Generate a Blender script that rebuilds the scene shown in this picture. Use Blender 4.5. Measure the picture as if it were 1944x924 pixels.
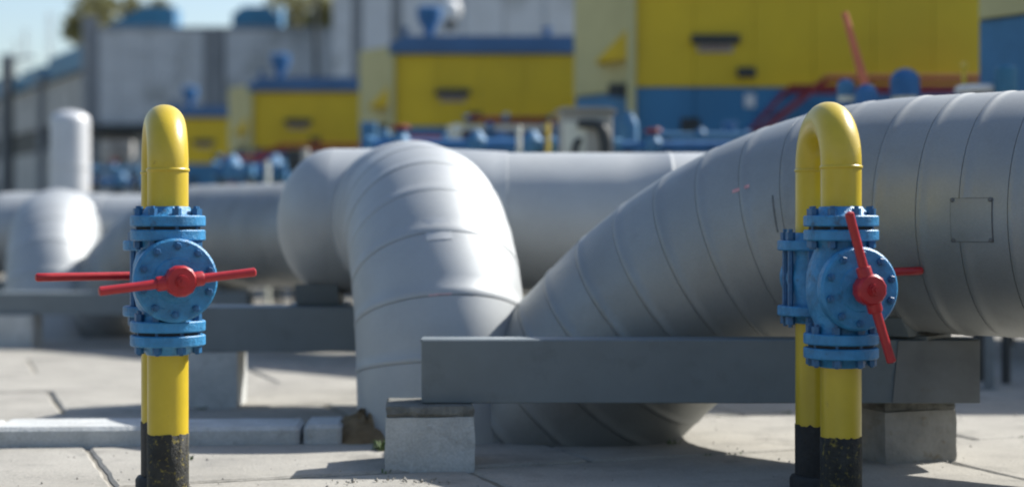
import bpy, math, random
from mathutils import Vector, Matrix
random.seed(7)
SC = bpy.context.scene
for o in list(bpy.data.objects):
    bpy.data.objects.remove(o)

# ------------------------------------------------------------------ camera, sky, sun, exposure
S = 2.2                      # metres per layout unit (camera height 0.676 units = 1.49 m)
H = 0.676
cd = bpy.data.cameras.new('camera')
cam = bpy.data.objects.new('camera', cd)
SC.collection.objects.link(cam)
cam.location = (0, 0, H * S)
cam.rotation_euler = (math.radians(90), 0, 0)
cd.sensor_width = 36.0
cd.lens = 3000 / 1944 * 36
cd.shift_y = (433 - 462) / 1944
cd.clip_start = 0.1
cd.clip_end = 6000
cd.dof.use_dof = True
cd.dof.focus_distance = 4.02 * S
cd.dof.aperture_fstop = (cd.lens / 1000) / 0.09
SC.camera = cam

SUN = Vector((0.95, 0.60, 1.0)).normalized()
elev = math.asin(SUN.z)
azim = math.atan2(SUN.x, SUN.y)
w = bpy.data.worlds.new('World')
SC.world = w
w.use_nodes = True
nt = w.node_tree
bg = nt.nodes['Background']
sky = nt.nodes.new('ShaderNodeTexSky')
sky.sky_type = 'NISHITA'
sky.sun_disc = False
sky.sun_elevation = elev
sky.sun_rotation = azim
sky.air_density = 1.15
sky.dust_density = 1.7
sky.ozone_density = 2.2
nt.links.new(sky.outputs[0], bg.inputs[0])
bg.inputs[1].default_value = 0.10
sd = bpy.data.lights.new('sun', 'SUN')
sd.energy = 4.8
sd.angle = math.radians(0.55)
sd.color = (1.0, 0.97, 0.915)
sun = bpy.data.objects.new('sun', sd)
SC.collection.objects.link(sun)
sun.rotation_euler = SUN.to_track_quat('Z', 'Y').to_euler()
SC.view_settings.view_transform = 'Standard'
SC.view_settings.look = 'None'
SC.view_settings.exposure = 0.85
SC.view_settings.gamma = 1.0
SC.cycles.filter_width = 2.0

# ------------------------------------------------------------------ materials
def mat(name, col, rough=0.6, metal=0.0, var=0.12, scale=3.0, bump=0.0, bscale=40.0, stain=None, stain_at=0.62,
        stain_scale=1.5, spec=0.5, rvar=0.0, coat=0.0, fine=0.0, sheet=0.0):
    m = bpy.data.materials.new(name)
    m.use_nodes = True
    t = m.node_tree
    b = t.nodes['Principled BSDF']
    b.inputs['Metallic'].default_value = metal
    b.inputs['Roughness'].default_value = rough
    b.inputs['Specular IOR Level'].default_value = spec
    if coat:
        b.inputs['Coat Weight'].default_value = coat
        b.inputs['Coat Roughness'].default_value = 0.25
    tc = t.nodes.new('ShaderNodeTexCoord')
    geo = t.nodes.new('ShaderNodeNewGeometry')
    def noise(sc, det=5.0, rgh=0.6):
        n = t.nodes.new('ShaderNodeTexNoise')
        n.inputs['Scale'].default_value = sc
        n.inputs['Detail'].default_value = det
        n.inputs['Roughness'].default_value = rgh
        t.links.new(geo.outputs['Position'], n.inputs['Vector'])
        return n
    n1 = noise(scale)
    ramp = t.nodes.new('ShaderNodeMapRange')
    ramp.inputs[1].default_value = 0.3
    ramp.inputs[2].default_value = 0.7
    ramp.inputs[3].default_value = 1 - var
    ramp.inputs[4].default_value = 1 + var
    t.links.new(n1.outputs[0], ramp.inputs[0])
    mul = t.nodes.new('ShaderNodeMixRGB')
    mul.blend_type = 'MULTIPLY'
    mul.inputs[0].default_value = 1
    mul.inputs[1].default_value = (*col, 1)
    t.links.new(ramp.outputs[0], mul.inputs[2])
    out = mul.outputs[0]
    if stain:
        n2 = noise(stain_scale, 8.0, 0.65)
        r2 = t.nodes.new('ShaderNodeMapRange')
        r2.inputs[1].default_value = stain_at - 0.07
        r2.inputs[2].default_value = stain_at + 0.07
        t.links.new(n2.outputs[0], r2.inputs[0])
        mx = t.nodes.new('ShaderNodeMixRGB')
        mx.inputs[2].default_value = (*stain, 1)
        t.links.new(r2.outputs[0], mx.inputs[0])
        t.links.new(out, mx.inputs[1])
        out = mx.outputs[0]
    if fine:
        nf = noise(75.0, 3.0)
        rf = t.nodes.new('ShaderNodeMapRange')
        rf.inputs[1].default_value = 0.3; rf.inputs[2].default_value = 0.7
        rf.inputs[3].default_value = 1 - fine; rf.inputs[4].default_value = 1 + fine
        t.links.new(nf.outputs[0], rf.inputs[0])
        mf = t.nodes.new('ShaderNodeMixRGB')
        mf.blend_type = 'MULTIPLY'; mf.inputs[0].default_value = 1
        t.links.new(out, mf.inputs[1]); t.links.new(rf.outputs[0], mf.inputs[2])
        out = mf.outputs[0]
    if sheet:
        oi = t.nodes.new('ShaderNodeObjectInfo')
        ro = t.nodes.new('ShaderNodeMapRange')
        ro.inputs[3].default_value = 1 - sheet; ro.inputs[4].default_value = 1 + sheet
        t.links.new(oi.outputs['Random'], ro.inputs[0])
        mo = t.nodes.new('ShaderNodeMixRGB')
        mo.blend_type = 'MULTIPLY'; mo.inputs[0].default_value = 1
        t.links.new(out, mo.inputs[1]); t.links.new(ro.outputs[0], mo.inputs[2])
        out = mo.outputs[0]
    t.links.new(out, b.inputs['Base Color'])
    if rvar:
        r3 = t.nodes.new('ShaderNodeMapRange')
        r3.inputs[1].default_value = 0.3
        r3.inputs[2].default_value = 0.7
        r3.inputs[3].default_value = rough - rvar
        r3.inputs[4].default_value = rough + rvar
        n3 = noise(scale * 1.7)
        t.links.new(n3.outputs[0], r3.inputs[0])
        t.links.new(r3.outputs[0], b.inputs['Roughness'])
    if bump:
        nb = noise(bscale, 6.0)
        bp = t.nodes.new('ShaderNodeBump')
        bp.inputs['Strength'].default_value = bump
        bp.inputs['Distance'].default_value = 0.02
        t.links.new(nb.outputs[0], bp.inputs['Height'])
        t.links.new(bp.outputs[0], b.inputs['Normal'])
    return m

M = {}
M['silver'] = mat('dull aluminium cladding', (0.285, 0.298, 0.298), 0.57, 0.60, 0.07, 2.2, 0.03, 2.6, rvar=0.05, stain=(0.25, 0.258, 0.253), stain_at=0.60, stain_scale=1.6, fine=0.05, sheet=0.06)
M['silver_pale'] = mat('bright aluminium cladding', (0.375, 0.392, 0.398), 0.60, 0.48, 0.06, 2.2, 0.025, 2.6, rvar=0.05, fine=0.04, sheet=0.035)  # paler header cladding, base colour raised to brighten its sunlit tops
M['silver_seam'] = mat('aluminium seam', (0.44, 0.455, 0.46), 0.6, 0.46, 0.08, 6)
M['yellow'] = mat('yellow gloss paint', (0.52, 0.375, 0.020), 0.34, 0, 0.07, 5, 0.06, 60, stain=(0.30, 0.20, 0.03), stain_at=0.71, stain_scale=11, coat=0.15)
M['black'] = mat('black bitumen', (0.018, 0.018, 0.018), 0.62, 0, 0.4, 12, 0.4, 50)
M['mossy'] = mat('mossy bitumen', (0.022, 0.022, 0.018), 0.75, 0, 0.5, 14, 0.6, 60, stain=(0.24, 0.19, 0.03), stain_at=0.625, stain_scale=36)
M['blue'] = mat('blue enamel', (0.030, 0.200, 0.40), 0.42, 0, 0.26, 11, 0.45, 45, stain=(0.03, 0.085, 0.15), stain_at=0.64, stain_scale=12)
M['gasket'] = mat('dark gasket', (0.015, 0.022, 0.03), 0.7)
M['bolt'] = mat('painted bolt', (0.020, 0.11, 0.24), 0.42, 0, 0.3, 20)
M['red'] = mat('red paint', (0.36, 0.013, 0.018), 0.4, 0, 0.14, 14, 0.08, 60, stain=(0.28, 0.02, 0.02), stain_at=0.68, stain_scale=20)
M['steel'] = mat('grey steel paint', (0.14, 0.165, 0.176), 0.5, 0.0, 0.07, 4, 0.04, 40, stain=(0.118, 0.138, 0.147), stain_at=0.63, stain_scale=5)
M['steel_old'] = mat('weathered steel paint', (0.145, 0.15, 0.148), 0.6, 0.0, 0.16, 5, 0.05, 40, stain=(0.13, 0.10, 0.07), stain_at=0.7, stain_scale=7)
M['conc'] = mat('concrete slab', (0.292, 0.278, 0.246), 0.9, 0, 0.13, 1.3, 0.35, 25, stain=(0.23, 0.22, 0.196), stain_at=0.58, stain_scale=2.4, spec=0.2, fine=0.16)
M['block'] = mat('concrete block', (0.43, 0.44, 0.43), 0.9, 0, 0.13, 5, 0.5, 30, stain=(0.34, 0.34, 0.325), stain_at=0.62, stain_scale=7, spec=0.2, fine=0.14)
M['block_old'] = mat('weathered concrete block', (0.27, 0.26, 0.235), 0.92, 0, 0.22, 5, 0.6, 28, stain=(0.16, 0.12, 0.06), stain_at=0.64, stain_scale=6, spec=0.2)
M['mortar'] = mat('rough mortar', (0.17, 0.17, 0.155), 0.95, 0, 0.35, 14, 0.9, 40, spec=0.2)
M['dirt'] = mat('dry soil', (0.20, 0.145, 0.085), 0.95, 0, 0.3, 8, 0.9, 40, spec=0.1)
M['ground'] = mat('dusty ground', (0.21, 0.195, 0.165), 0.95, 0, 0.2, 0.6, 0.5, 20, stain=(0.16, 0.15, 0.11), stain_at=0.58, stain_scale=0.5, spec=0.15)
M['grass'] = mat('green weed', (0.06, 0.10, 0.03), 0.8, 0, 0.4, 20)
M['b_yellow'] = mat('yellow wall panel', (0.63, 0.425, 0.006), 0.5, 0, 0.09, 0.8)
M['b_blue'] = mat('blue wall panel', (0.030, 0.155, 0.30), 0.5, 0, 0.14, 0.8)
M['b_roof'] = mat('blue roof', (0.05, 0.125, 0.25), 0.5, 0, 0.12, 1)
M['cream'] = mat('cream wall', (0.47, 0.43, 0.21), 0.7, 0, 0.08, 1.2)
M['pale'] = mat('pale paint', (0.62, 0.62, 0.52), 0.6, 0, 0.08, 3)
M['white'] = mat('white paint', (0.6, 0.6, 0.59), 0.5, 0, 0.06, 3)
M['dark'] = mat('dark metal', (0.03, 0.035, 0.035), 0.6, 0, 0.3, 4)
M['beige'] = mat('beige cabinet', (0.36, 0.345, 0.30), 0.6, 0, 0.08, 3)
M['b_red'] = mat('dark red rail', (0.20, 0.013, 0.015), 0.5, 0, 0.15, 3)
M['orange'] = mat('faded orange red', (0.50, 0.135, 0.065), 0.5, 0, 0.1, 4)
M['f_blue'] = mat('blue machine paint', (0.022, 0.12, 0.29), 0.6, 0, 0.2, 4)
M['f_lblue'] = mat('light blue paint', (0.05, 0.17, 0.31), 0.65, 0, 0.15, 4)
M['teal'] = mat('teal roof sheet', (0.028, 0.16, 0.28), 0.5, 0, 0.2, 1)
M['wall_panel'] = mat('grey concrete panel', (0.53, 0.54, 0.55), 0.85, 0, 0.12, 0.5, 0.2, 8, stain=(0.36, 0.365, 0.36), stain_at=0.57, stain_scale=0.5)
M['wall_dark'] = mat('dark grey concrete', (0.23, 0.24, 0.25), 0.85, 0, 0.15, 0.5)
M['wall_side'] = mat('stained concrete', (0.46, 0.45, 0.42), 0.85, 0, 0.2, 0.4, stain=(0.18, 0.17, 0.16), stain_at=0.6, stain_scale=0.4)
M['glass'] = mat('dark glass', (0.03, 0.04, 0.05), 0.15, 0, 0.1, 1)
M['leaf'] = mat('olive leaf', (0.15, 0.145, 0.045), 0.75, 0, 0.45, 0.9)
M['bark'] = mat('bark', (0.10, 0.075, 0.05), 0.9, 0, 0.3, 3)
M['tank'] = mat('tank aluminium', (0.52, 0.53, 0.54), 0.5, 0.25, 0.06, 2)
M['pinkmark'] = mat('faded red stencil', (0.62, 0.40, 0.40), 0.6, 0.2, 0.25, 30)
M['redmark'] = mat('red stencil', (0.58, 0.30, 0.31), 0.6, 0.2, 0.3, 30)
M['seamdark'] = mat('panel edge', (0.13, 0.135, 0.14), 0.6, 0.4, 0.2, 20)

# ------------------------------------------------------------------ geometry helpers (layout units; scaled by S when linked)
class MB:
    def __init__(self):
        self.v, self.f = [], []
    def add(self, vs, fs):
        k = len(self.v)
        self.v += [Vector(p) for p in vs]
        self.f += [tuple(i + k for i in f) for f in fs]
        return self
    def box(self, x0, x1, y0, y1, z0, z1, c=0.0, mtx=None):
        if c <= 0:
            vs = [Vector((x, y, z)) for z in (z0, z1) for y in (y0, y1) for x in (x0, x1)]
            fs = [(0, 2, 3, 1), (4, 5, 7, 6), (0, 1, 5, 4), (2, 6, 7, 3), (0, 4, 6, 2), (1, 3, 7, 5)]
        else:
            import itertools
            vs, idx = [], {}
            for sx, sy, sz in itertools.product((0, 1), repeat=3):
                X = (x0, x1)[sx]; Y = (y0, y1)[sy]; Z = (z0, z1)[sz]
                dx = c if sx == 0 else -c; dy = c if sy == 0 else -c; dz = c if sz == 0 else -c
                for ax, p in (('x', (X, Y + dy, Z + dz)), ('y', (X + dx, Y, Z + dz)), ('z', (X + dx, Y + dy, Z))):
                    idx[(sx, sy, sz, ax)] = len(vs)
                    vs.append(Vector(p))
            fs = []
            for s in (0, 1):
                fs.append([idx[(s, a, b, 'x')] for a, b in ((0, 0), (1, 0), (1, 1), (0, 1))][::(1 if s else -1)])
                fs.append([idx[(a, s, b, 'y')] for a, b in ((0, 0), (1, 0), (1, 1), (0, 1))][::(-1 if s else 1)])
                fs.append([idx[(a, b, s, 'z')] for a, b in ((0, 0), (1, 0), (1, 1), (0, 1))][::(1 if s else -1)])
            for a in (0, 1):
                for b in (0, 1):
                    fs.append([idx[(0, a, b, 'y')], idx[(1, a, b, 'y')], idx[(1, a, b, 'z')], idx[(0, a, b, 'z')]])
                    fs.append([idx[(a, 0, b, 'x')], idx[(a, 1, b, 'x')], idx[(a, 1, b, 'z')], idx[(a, 0, b, 'z')]])
                    fs.append([idx[(a, b, 0, 'x')], idx[(a, b, 1, 'x')], idx[(a, b, 1, 'y')], idx[(a, b, 0, 'y')]])
            for sx, sy, sz in itertools.product((0, 1), repeat=3):
                fs.append([idx[(sx, sy, sz, a)] for a in 'xyz'])
        if mtx is not None:
            vs = [mtx @ p for p in vs]
        return self.add(vs, fs)
    def ringtube(self, rings, close0=True, close1=True):
        n = len(rings[0])
        k = len(self.v)
        for r in rings:
            self.v += [Vector(p) for p in r]
        for i in range(len(rings) - 1):
            for j in range(n):
                a = k + i * n + j; b = k + i * n + (j + 1) % n
                self.f.append((a, b, b + n, a + n))
        if close0:
            self.f.append(tuple(k + j for j in range(n))[::-1])
        if close1:
            e = k + (len(rings) - 1) * n
            self.f.append(tuple(e + j for j in range(n)))
        return self
    def lathe(self, prof, org=(0, 0, 0), axis=(0, 0, 1), n=24, close=True):
        ax = Vector(axis).normalized()
        u = ax.orthogonal().normalized(); vv = ax.cross(u)
        org = Vector(org)
        rings = [[org + ax * h + (u * math.cos(2 * math.pi * j / n) + vv * math.sin(2 * math.pi * j / n)) * r for j in range(n)] for r, h in prof]
        return self.ringtube(rings, close, close)
    def tube(self, pts, rad, n=16, close=True):
        pts = [Vector(p) for p in pts]
        fr = frames(pts)
        rings = []
        for i, (p, t, u, v) in enumerate(fr):
            r = rad[i] if isinstance(rad, (list, tuple)) else rad
            rings.append([p + (u * math.cos(2 * math.pi * j / n) + v * math.sin(2 * math.pi * j / n)) * r for j in range(n)])
        return self.ringtube(rings, close, close)
    def prism(self, poly, d0, d1, plane='xz'):
        n = len(poly)
        def mk(a, b, d):
            return {'xz': (a, d, b), 'xy': (a, b, d), 'yz': (d, a, b)}[plane]
        vs = [mk(a, b, d0) for a, b in poly] + [mk(a, b, d1) for a, b in poly]
        fs = [tuple(range(n)), tuple(range(n, 2 * n))[::-1]] + [(i, i + n, (i + 1) % n + n, (i + 1) % n) for i in range(n)]
        return self.add(vs, fs)
    def mesh(self, name, mt, smooth=True, angle=32):
        import bmesh
        me = bpy.data.meshes.new(name)
        me.from_pydata([p * S for p in self.v], [], self.f)
        bm = bmesh.new(); bm.from_mesh(me)
        bmesh.ops.recalc_face_normals(bm, faces=bm.faces)
        bm.to_mesh(me); bm.free()
        if smooth:
            me.polygons.foreach_set('use_smooth', [True] * len(me.polygons))
            me.set_sharp_from_angle(angle=math.radians(angle))
        me.materials.append(mt)
        return me

def frames(pts):
    n = len(pts)
    tg = []
    for i in range(n):
        a = pts[max(i - 1, 0)]; b = pts[min(i + 1, n - 1)]
        if 0 < i < n - 1:
            t = (pts[i] - a).normalized() + (b - pts[i]).normalized()
        else:
            t = b - a
        tg.append(t.normalized())
    ref = Vector((0, 0, 1))
    if abs(tg[0].dot(ref)) > 0.9:
        ref = Vector((0, 1, 0))
    u = (ref - tg[0] * ref.dot(tg[0])).normalized()
    out = []
    for i in range(n):
        u = (u - tg[i] * u.dot(tg[i])).normalized()
        out.append((pts[i], tg[i], u, tg[i].cross(u)))
    return out

def link(o, parent=None):
    SC.collection.objects.link(o)
    if parent is not None:
        o.parent = parent
    return o
def meta(o, label=None, cat=None, group=None, kind=None):
    if label: o['label'] = label
    if cat: o['category'] = cat
    if group: o['group'] = group
    if kind: o['kind'] = kind
    return o
def thing(name, loc, label, cat, group=None, rz=0.0):
    o = bpy.data.objects.new(name, None)
    o.empty_display_size = 0.1
    o.location = Vector(loc) * S
    o.rotation_euler = (0, 0, rz)
    link(o)
    return meta(o, label, cat, group)
def part(name, me, parent, loc=(0, 0, 0), mtx=None, label=None):
    o = bpy.data.objects.new(name, me)
    link(o, parent)
    if mtx is not None:
        m2 = mtx.copy(); m2.translation = m2.translation * S
        o.matrix_local = m2
    else:
        o.location = Vector(loc) * S
    if label: o['label'] = label
    return o
def P(x, y, d):              # a point of the place from the photograph's sight line and its distance
    return Vector(((x - 972) / 3000 * d, d, H - (y - 433) / 3000 * d))
def copy_tree(o, parent=None):
    c = o.copy(); SC.collection.objects.link(c)
    if parent is not None:
        c.parent = parent
    for ch in list(o.children):
        copy_tree(ch, c)
    return c

# ------------------------------------------------------------------ ground
g = MB().add([(-900, -300, -0.009), (900, -300, -0.009), (900, 1500, -0.009), (-900, 1500, -0.009)], [(0, 1, 2, 3)])
ground = bpy.data.objects.new('ground', g.mesh('ground', M['ground'], False))
link(ground); meta(ground, kind='structure')

yaw = math.radians(20)
eu = Vector((math.cos(yaw), math.sin(yaw), 0)); ev = Vector((-math.sin(yaw), math.cos(yaw), 0))
LU, LV = 1.35, 0.86
org = Vector((-0.13, 4.47, 0))
for iu in range(-9, 10):
    for iv in range(-3, 13):
        off = 0.0 if iv % 2 == 0 else 0.38
        c = org + eu * (iu * LU + LU / 2 + off) + ev * (iv * LV + LV / 2 - 1 * LV)
        if c.y < 2.9 or c.y > 12.5 or abs(c.x) > 0.36 * c.y + 1.3:
            continue
        near = c.y < 7.5
        ns = 14 if near else 3
        gp = 0.0035
        hu, hv = LU / 2 - gp, LV / 2 - gp
        per = []
        for k in range(ns): per.append((-hu + 2 * hu * k / ns, -hv))
        for k in range(ns): per.append((hu, -hv + 2 * hv * k / ns))
        for k in range(ns): per.append((hu - 2 * hu * k / ns, hv))
        for k in range(ns): per.append((-hu, hv - 2 * hv * k / ns))
        dz = random.uniform(-0.003, 0.003); tx = random.uniform(-0.004, 0.004); ty = random.uniform(-0.004, 0.004)
        top, rim, bot = [], [], []
        for (a, b) in per:
            j = random.uniform(0.0, 0.006) if random.random() < 0.97 else random.uniform(0.006, 0.014)
            sa = 1 - j / hu * (abs(a) > hu - 0.001); sb = 1 - j / hv * (abs(b) > hv - 0.001)
            a1, b1 = a * sa, b * sb
            zz = dz + a1 * tx + b1 * ty
            rim.append(eu * a1 + ev * b1 + Vector((0, 0, zz - 0.006)))
            top.append(eu * a1 * 0.986 + ev * b1 * 0.98 + Vector((0, 0, zz)))
            bot.append(eu * a1 + ev * b1 + Vector((0, 0, -0.05)))
        m = MB(); m.ringtube([bot, rim, top])
        part('concrete_slab', m.mesh('concrete_slab', M['conc'], True, 20), ground, c)

# ------------------------------------------------------------------ clad pipes
def arc_path(pts, radii, step=0.02):
    """polyline with filleted corners -> dense list of points"""
    pts = [Vector(p) for p in pts]
    out = [pts[0]]
    for i in range(1, len(pts) - 1):
        a, b, c = pts[i - 1], pts[i], pts[i + 1]
        d1 = (b - a).normalized(); d2 = (c - b).normalized()
        ang = d1.angle(d2)
        R = radii[i - 1]
        T = R * math.tan(ang / 2)
        p0 = b - d1 * T
        nrm = (d2 - d1 * d2.dot(d1)).normalized()
        ctr = p0 + nrm * R
        k = max(4, int(ang * R / step))
        for j in range(k + 1):
            th = ang * j / k
            out.append(ctr + (-nrm * math.cos(th) + d1 * math.sin(th)) * R)
    out.append(pts[-1])
    # resample
    cum = [0.0]
    for i in range(1, len(out)):
        cum.append(cum[-1] + (out[i] - out[i - 1]).length)
    def at(s):
        s = max(0.0, min(s, cum[-1]))
        for i in range(1, len(cum)):
            if s <= cum[i] + 1e-9:
                f = (s - cum[i - 1]) / max(cum[i] - cum[i - 1], 1e-9)
                return out[i - 1].lerp(out[i], f)
        return out[-1]
    return at, cum[-1]

def clad_pipe(root, origin, at, seams, r, n=56, lip=0.0021, mtl='silver', name='cladding_band', ref=None):
    """one mesh per sheet-metal band, each lapping over the next"""
    origin = Vector(origin)
    for i in range(len(seams) - 1):
        s0, s1 = seams[i], seams[i + 1]
        L = s1 - s0
        rr = r * random.uniform(0.9985, 1.0015)
        st = [(s0 + 0.0044, rr - 0.004)] + [(s0 + 0.005 + (L - 0.022) * q / 5, rr) for q in range(6)]
        st += [(s1 - 0.013, rr + lip), (s1 - 0.001, rr + lip), (s1 + 0.003, rr + lip * 0.3), (s1 + 0.0035, rr - 0.004)]
        rings = []
        for sv, rad in st:
            sc = min(max(sv, seams[0] + 0.002), seams[-1] - 0.002)
            t = (at(sc + 0.02) - at(sc - 0.02)).normalized()
            u = Vector((0, 0, 1)); u = u - t * u.dot(t)
            if ref is not None: u = ref - t * ref.dot(t)
            u.normalize(); v = t.cross(u)
            p = at(sc) + t * (sv - sc)
            rings.append([p + (u * math.cos(2 * math.pi * j / n) + v * math.sin(2 * math.pi * j / n)) * rad - origin for j in range(n)])
        m = MB(); m.ringtube(rings, False, False)
        part(name, m.mesh(name, M[mtl], True, 50), root)

def seam_list(L, step, start=0.0, jit=0.10):
    out = [start]; s = start
    while s < L - step * 0.6:
        s += step * random.uniform(1 - jit, 1 + jit)
        out.append(min(s, L))
    if out[-1] < L - 1e-3:
        out.append(L)
    return out

def surf_patch(root, origin, at, r, s0, s1, a0, a1, name, mt, dr=0.003, n=10, thick=0.004):
    """a small curved plate lying on a pipe's skin"""
    origin = Vector(origin)
    pts = [at(s0), at((s0 + s1) / 2), at(s1)]
    m = MB(); rows = []
    d = (pts[2] - pts[0]).normalized()
    up = Vector((0, 0, 1)); u = (up - d * up.dot(d)).normalized(); v = d.cross(u)
    for rr in (r + dr, r + dr - thick):
        for p in (pts[0], pts[2]):
            rows.append([p + (u * math.cos(a0 + (a1 - a0) * j / n) + v * math.sin(a0 + (a1 - a0) * j / n)) * rr - origin for j in range(n + 1)])
    loop = [rows[0], rows[1], rows[3], rows[2]]
    vs = [p for rw in loop for p in rw]; fs = []
    w_ = n + 1
    for q in range(4):
        for j in range(n):
            a = q * w_ + j; b = ((q + 1) % 4) * w_ + j
            fs.append((a, a + 1, b + 1, b))
    fs.append((0, w_, 2 * w_, 3 * w_)); fs.append((n, n + 3 * w_, n + 2 * w_, n + w_))
    m.add(vs, fs)
    return part(name, m.mesh(name, mt, True, 30), root)

def surf_point(at, r, s, a, dr=0.0):
    d = (at(s + 0.02) - at(s - 0.02)).normalized()
    up = Vector((0, 0, 1)); u = (up - d * up.dot(d)).normalized(); v = d.cross(u)
    nrm = u * math.cos(a) + v * math.sin(a)
    return at(s) + nrm * (r + dr), nrm

d1 = Vector((-0.766, 0.643, 0)); d2 = Vector((-0.574, 0.267, -0.627)).normalized()
def slanting_pipe(C, r, right, R, label, n=56, step=0.145, down=1.15):
    C = Vector(C)
    base = Vector((C.x, C.y, 0))
    root = thing('silver_pipe', base, label, 'pipe', 'silver clad gas pipes')
    at, L = arc_path([C - d1 * right, C, C + d2 * down], [R])
    clad_pipe(root, base, at, seam_list(L, step), r, n)
    return root, base, at, L

def saddle(root, base, ctr, r, z0, wx, wy, rz, name='pipe_saddle'):
    """welded steel cradle under a pipe"""
    mt = Matrix.Translation(Vector(ctr) - Vector(base)) @ Matrix.Rotation(rz, 4, 'Z')
    a = []
    for k in range(9):
        th = math.radians(-122 + 64 * k / 8)
        a.append((math.cos(th) * r, math.sin(th) * r))
    zc = -ctr[2] + z0
    poly = a + [(a[-1][0] * 0.72, zc + 0.006), (a[0][0] * 0.72, zc + 0.006)]
    m = MB(); m.prism([(p, q) for p, q in poly], -wx / 2, wx / 2, 'yz')
    m.box(-wx / 2 - 0.03, wx / 2 + 0.03, -wy / 2, wy / 2, zc - 0.006, zc + 0.006)
    part(name, m.mesh(name, M['steel'], True, 30), root, mtx=mt)

B1r = 0.342
p1, b1, at1, L1 = slanting_pipe((0.747, 4.963, 0.715), B1r, 3.3, 1.35, 'largest silver pipe, at right above the front beam, slanting down into the ground', 72, 0.135)
p2, b2, at2, L2 = slanting_pipe((-2.15, 9.80, 0.635), 0.300, 3.45, 0.85, 'silver pipe slanting down directly behind the left valve stand, over the far beam', 48, 0.16)
p3, b3, at3, L3 = slanting_pipe((-4.80, 14.45, 0.60), 0.300, 3.0, 0.85, 'farthest silver pipe, its end just showing at the left edge behind the far elbow', 32, 0.22)

def elbow_header(X0, X1, Y, z, r, ra, xb, label, n=52):
    base = Vector((xb, Y, 0))
    root = thing('silver_pipe', base, label, 'pipe', 'silver clad gas pipes')
    cap = 0.215
    at, L = arc_path([(X0 + cap, Y, z), (X0 + cap + 0.3, Y, z), (X1, Y, z)], [0.0001])
    seams = [0, 0.28, 0.41, 1.30, L] if L > 1.5 else [0, 0.28, 0.41, 1.2, L]
    rt = ra - 0.003          # the tee fitting is a little fatter than the run beyond it
    clad_pipe(root, base, at, seams[:3], rt, n, mtl='silver_pale')
    clad_pipe(root, base, at, seams[2:], r, n, mtl='silver_pale')
    r_run, r = r, rt
    prof = [(r * math.cos(t), -cap * math.sin(t)) for t in [math.radians(90 * k / 10) for k in range(11)]][::-1]
    prof[0] = (0.004, -cap); prof.append((r, .008)); prof.append((r - .003, .009))
    m = MB(); m.lathe([(a, b) for a, b in prof] , Vector((X0 + cap, Y, z)) - base, (1, 0, 0), n)
    part('end_cap', m.mesh('end_cap', M['silver_pale'], True, 50), root)
    r = r_run
    m = MB(); m.lathe([(rt - .001, -.004), (rt + .001, 0), (r + .006, .215), (r + .004, .25), (r + .004, .262), (r - .004, .264)], Vector((X0 + cap + seams[2], Y, z)) - base, (1, 0, 0), n, False)
    part('reducing_ring', m.mesh('reducing_ring', M['silver_pale'], True, 50), root)
    m = MB(); m.lathe([(0.01, 0), (r, 0.0), (r, 0.01), (0.01, .02)], Vector((X1 - 0.005, Y, z)) - base, (1, 0, 0), n)
    part('end_plate', m.mesh('end_plate', M['silver_pale'], True, 40), root)
    # branch: out of the header towards the yard, bending down into the ground
    hd = Vector((0.22, -1, 0)).normalized()
    A = Vector((xb, Y, z)); R = 0.56
    cor = A + hd * 0.80
    end = cor + (Vector((0, 0, -1)) * 0.97 + hd * 0.20).normalized() * 1.05
    atb, Lb = arc_path([A, cor, end], [R])
    ths = [0.12, 0.26, 0.36, 0.475, 0.595, 0.715, 0.845, 1.0, 1.16, Lb]
    clad_pipe(root, base, atb, ths, ra, n, mtl='silver_pale', ref=hd.cross(Vector((0, 0, 1))))
    # reinforcing sleeve round the branch where it leaves the header
    m = MB(); m.lathe([(ra + 0.018, 0.10), (ra + 0.016, 0.235), (ra + 0.008, 0.270), (ra - .004, 0.285)], A - base, hd, n, False)
    part('branch_sleeve', m.mesh('branch_sleeve', M['silver_pale'], True, 50), root)
    return root, base, atb, Lb

h1, hb1, ath1, Lh1 = elbow_header(-0.905, 0.95, 6.12, 0.703, 0.265, 0.284, -0.425, 'silver pipe with rounded end and broad elbow bending down to the ground in the middle')
h2, hb2, ath2, Lh2 = elbow_header(-3.66, -1.7, 10.81, 0.64, 0.268, 0.284, -3.09, 'distant silver pipe with elbow bending down at the far left, behind the red lever', 40)
saddle(p1, b1, (1.17, 4.605, 0.715), B1r + .001, 0.3625, 0.10, 0.16, math.radians(-40))
saddle(h1, hb1, (-0.74, 6.12, 0.703), 0.282, 0.380, 0.16, 0.2, 0.0)
saddle(p2, b2, (-1.70, 9.42, 0.635), 0.301, 0.312, 0.12, 0.2, math.radians(-40))

# inspection plates, rivets and faint marks on the cladding
def plate_on(root, base, at, r, s, a, ds, da, mtl='silver', edge='seamdark'):
    surf_patch(root, base, at, r, s - ds, s + ds, a - da, a + da, 'panel_edge', M[edge], 0.0016, 10)
    pl = surf_patch(root, base, at, r, s - ds + .0022, s + ds - .0022, a - da + .006, a + da - .006, 'inspection_panel', M[mtl], 0.0032, 10)
    for q in (-1, 1):
        for k in (-1, 1):
            p_, nn = surf_point(at, r, s + q * (ds - .006), a + k * (da - .016), 0.003)
            m = MB(); m.lathe([(0.0065, 0), (0.0055, .003), (0.002, .0045)], p_ - base, nn, 8)
            part('rivet', m.mesh('rivet', M[edge]), root)
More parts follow.
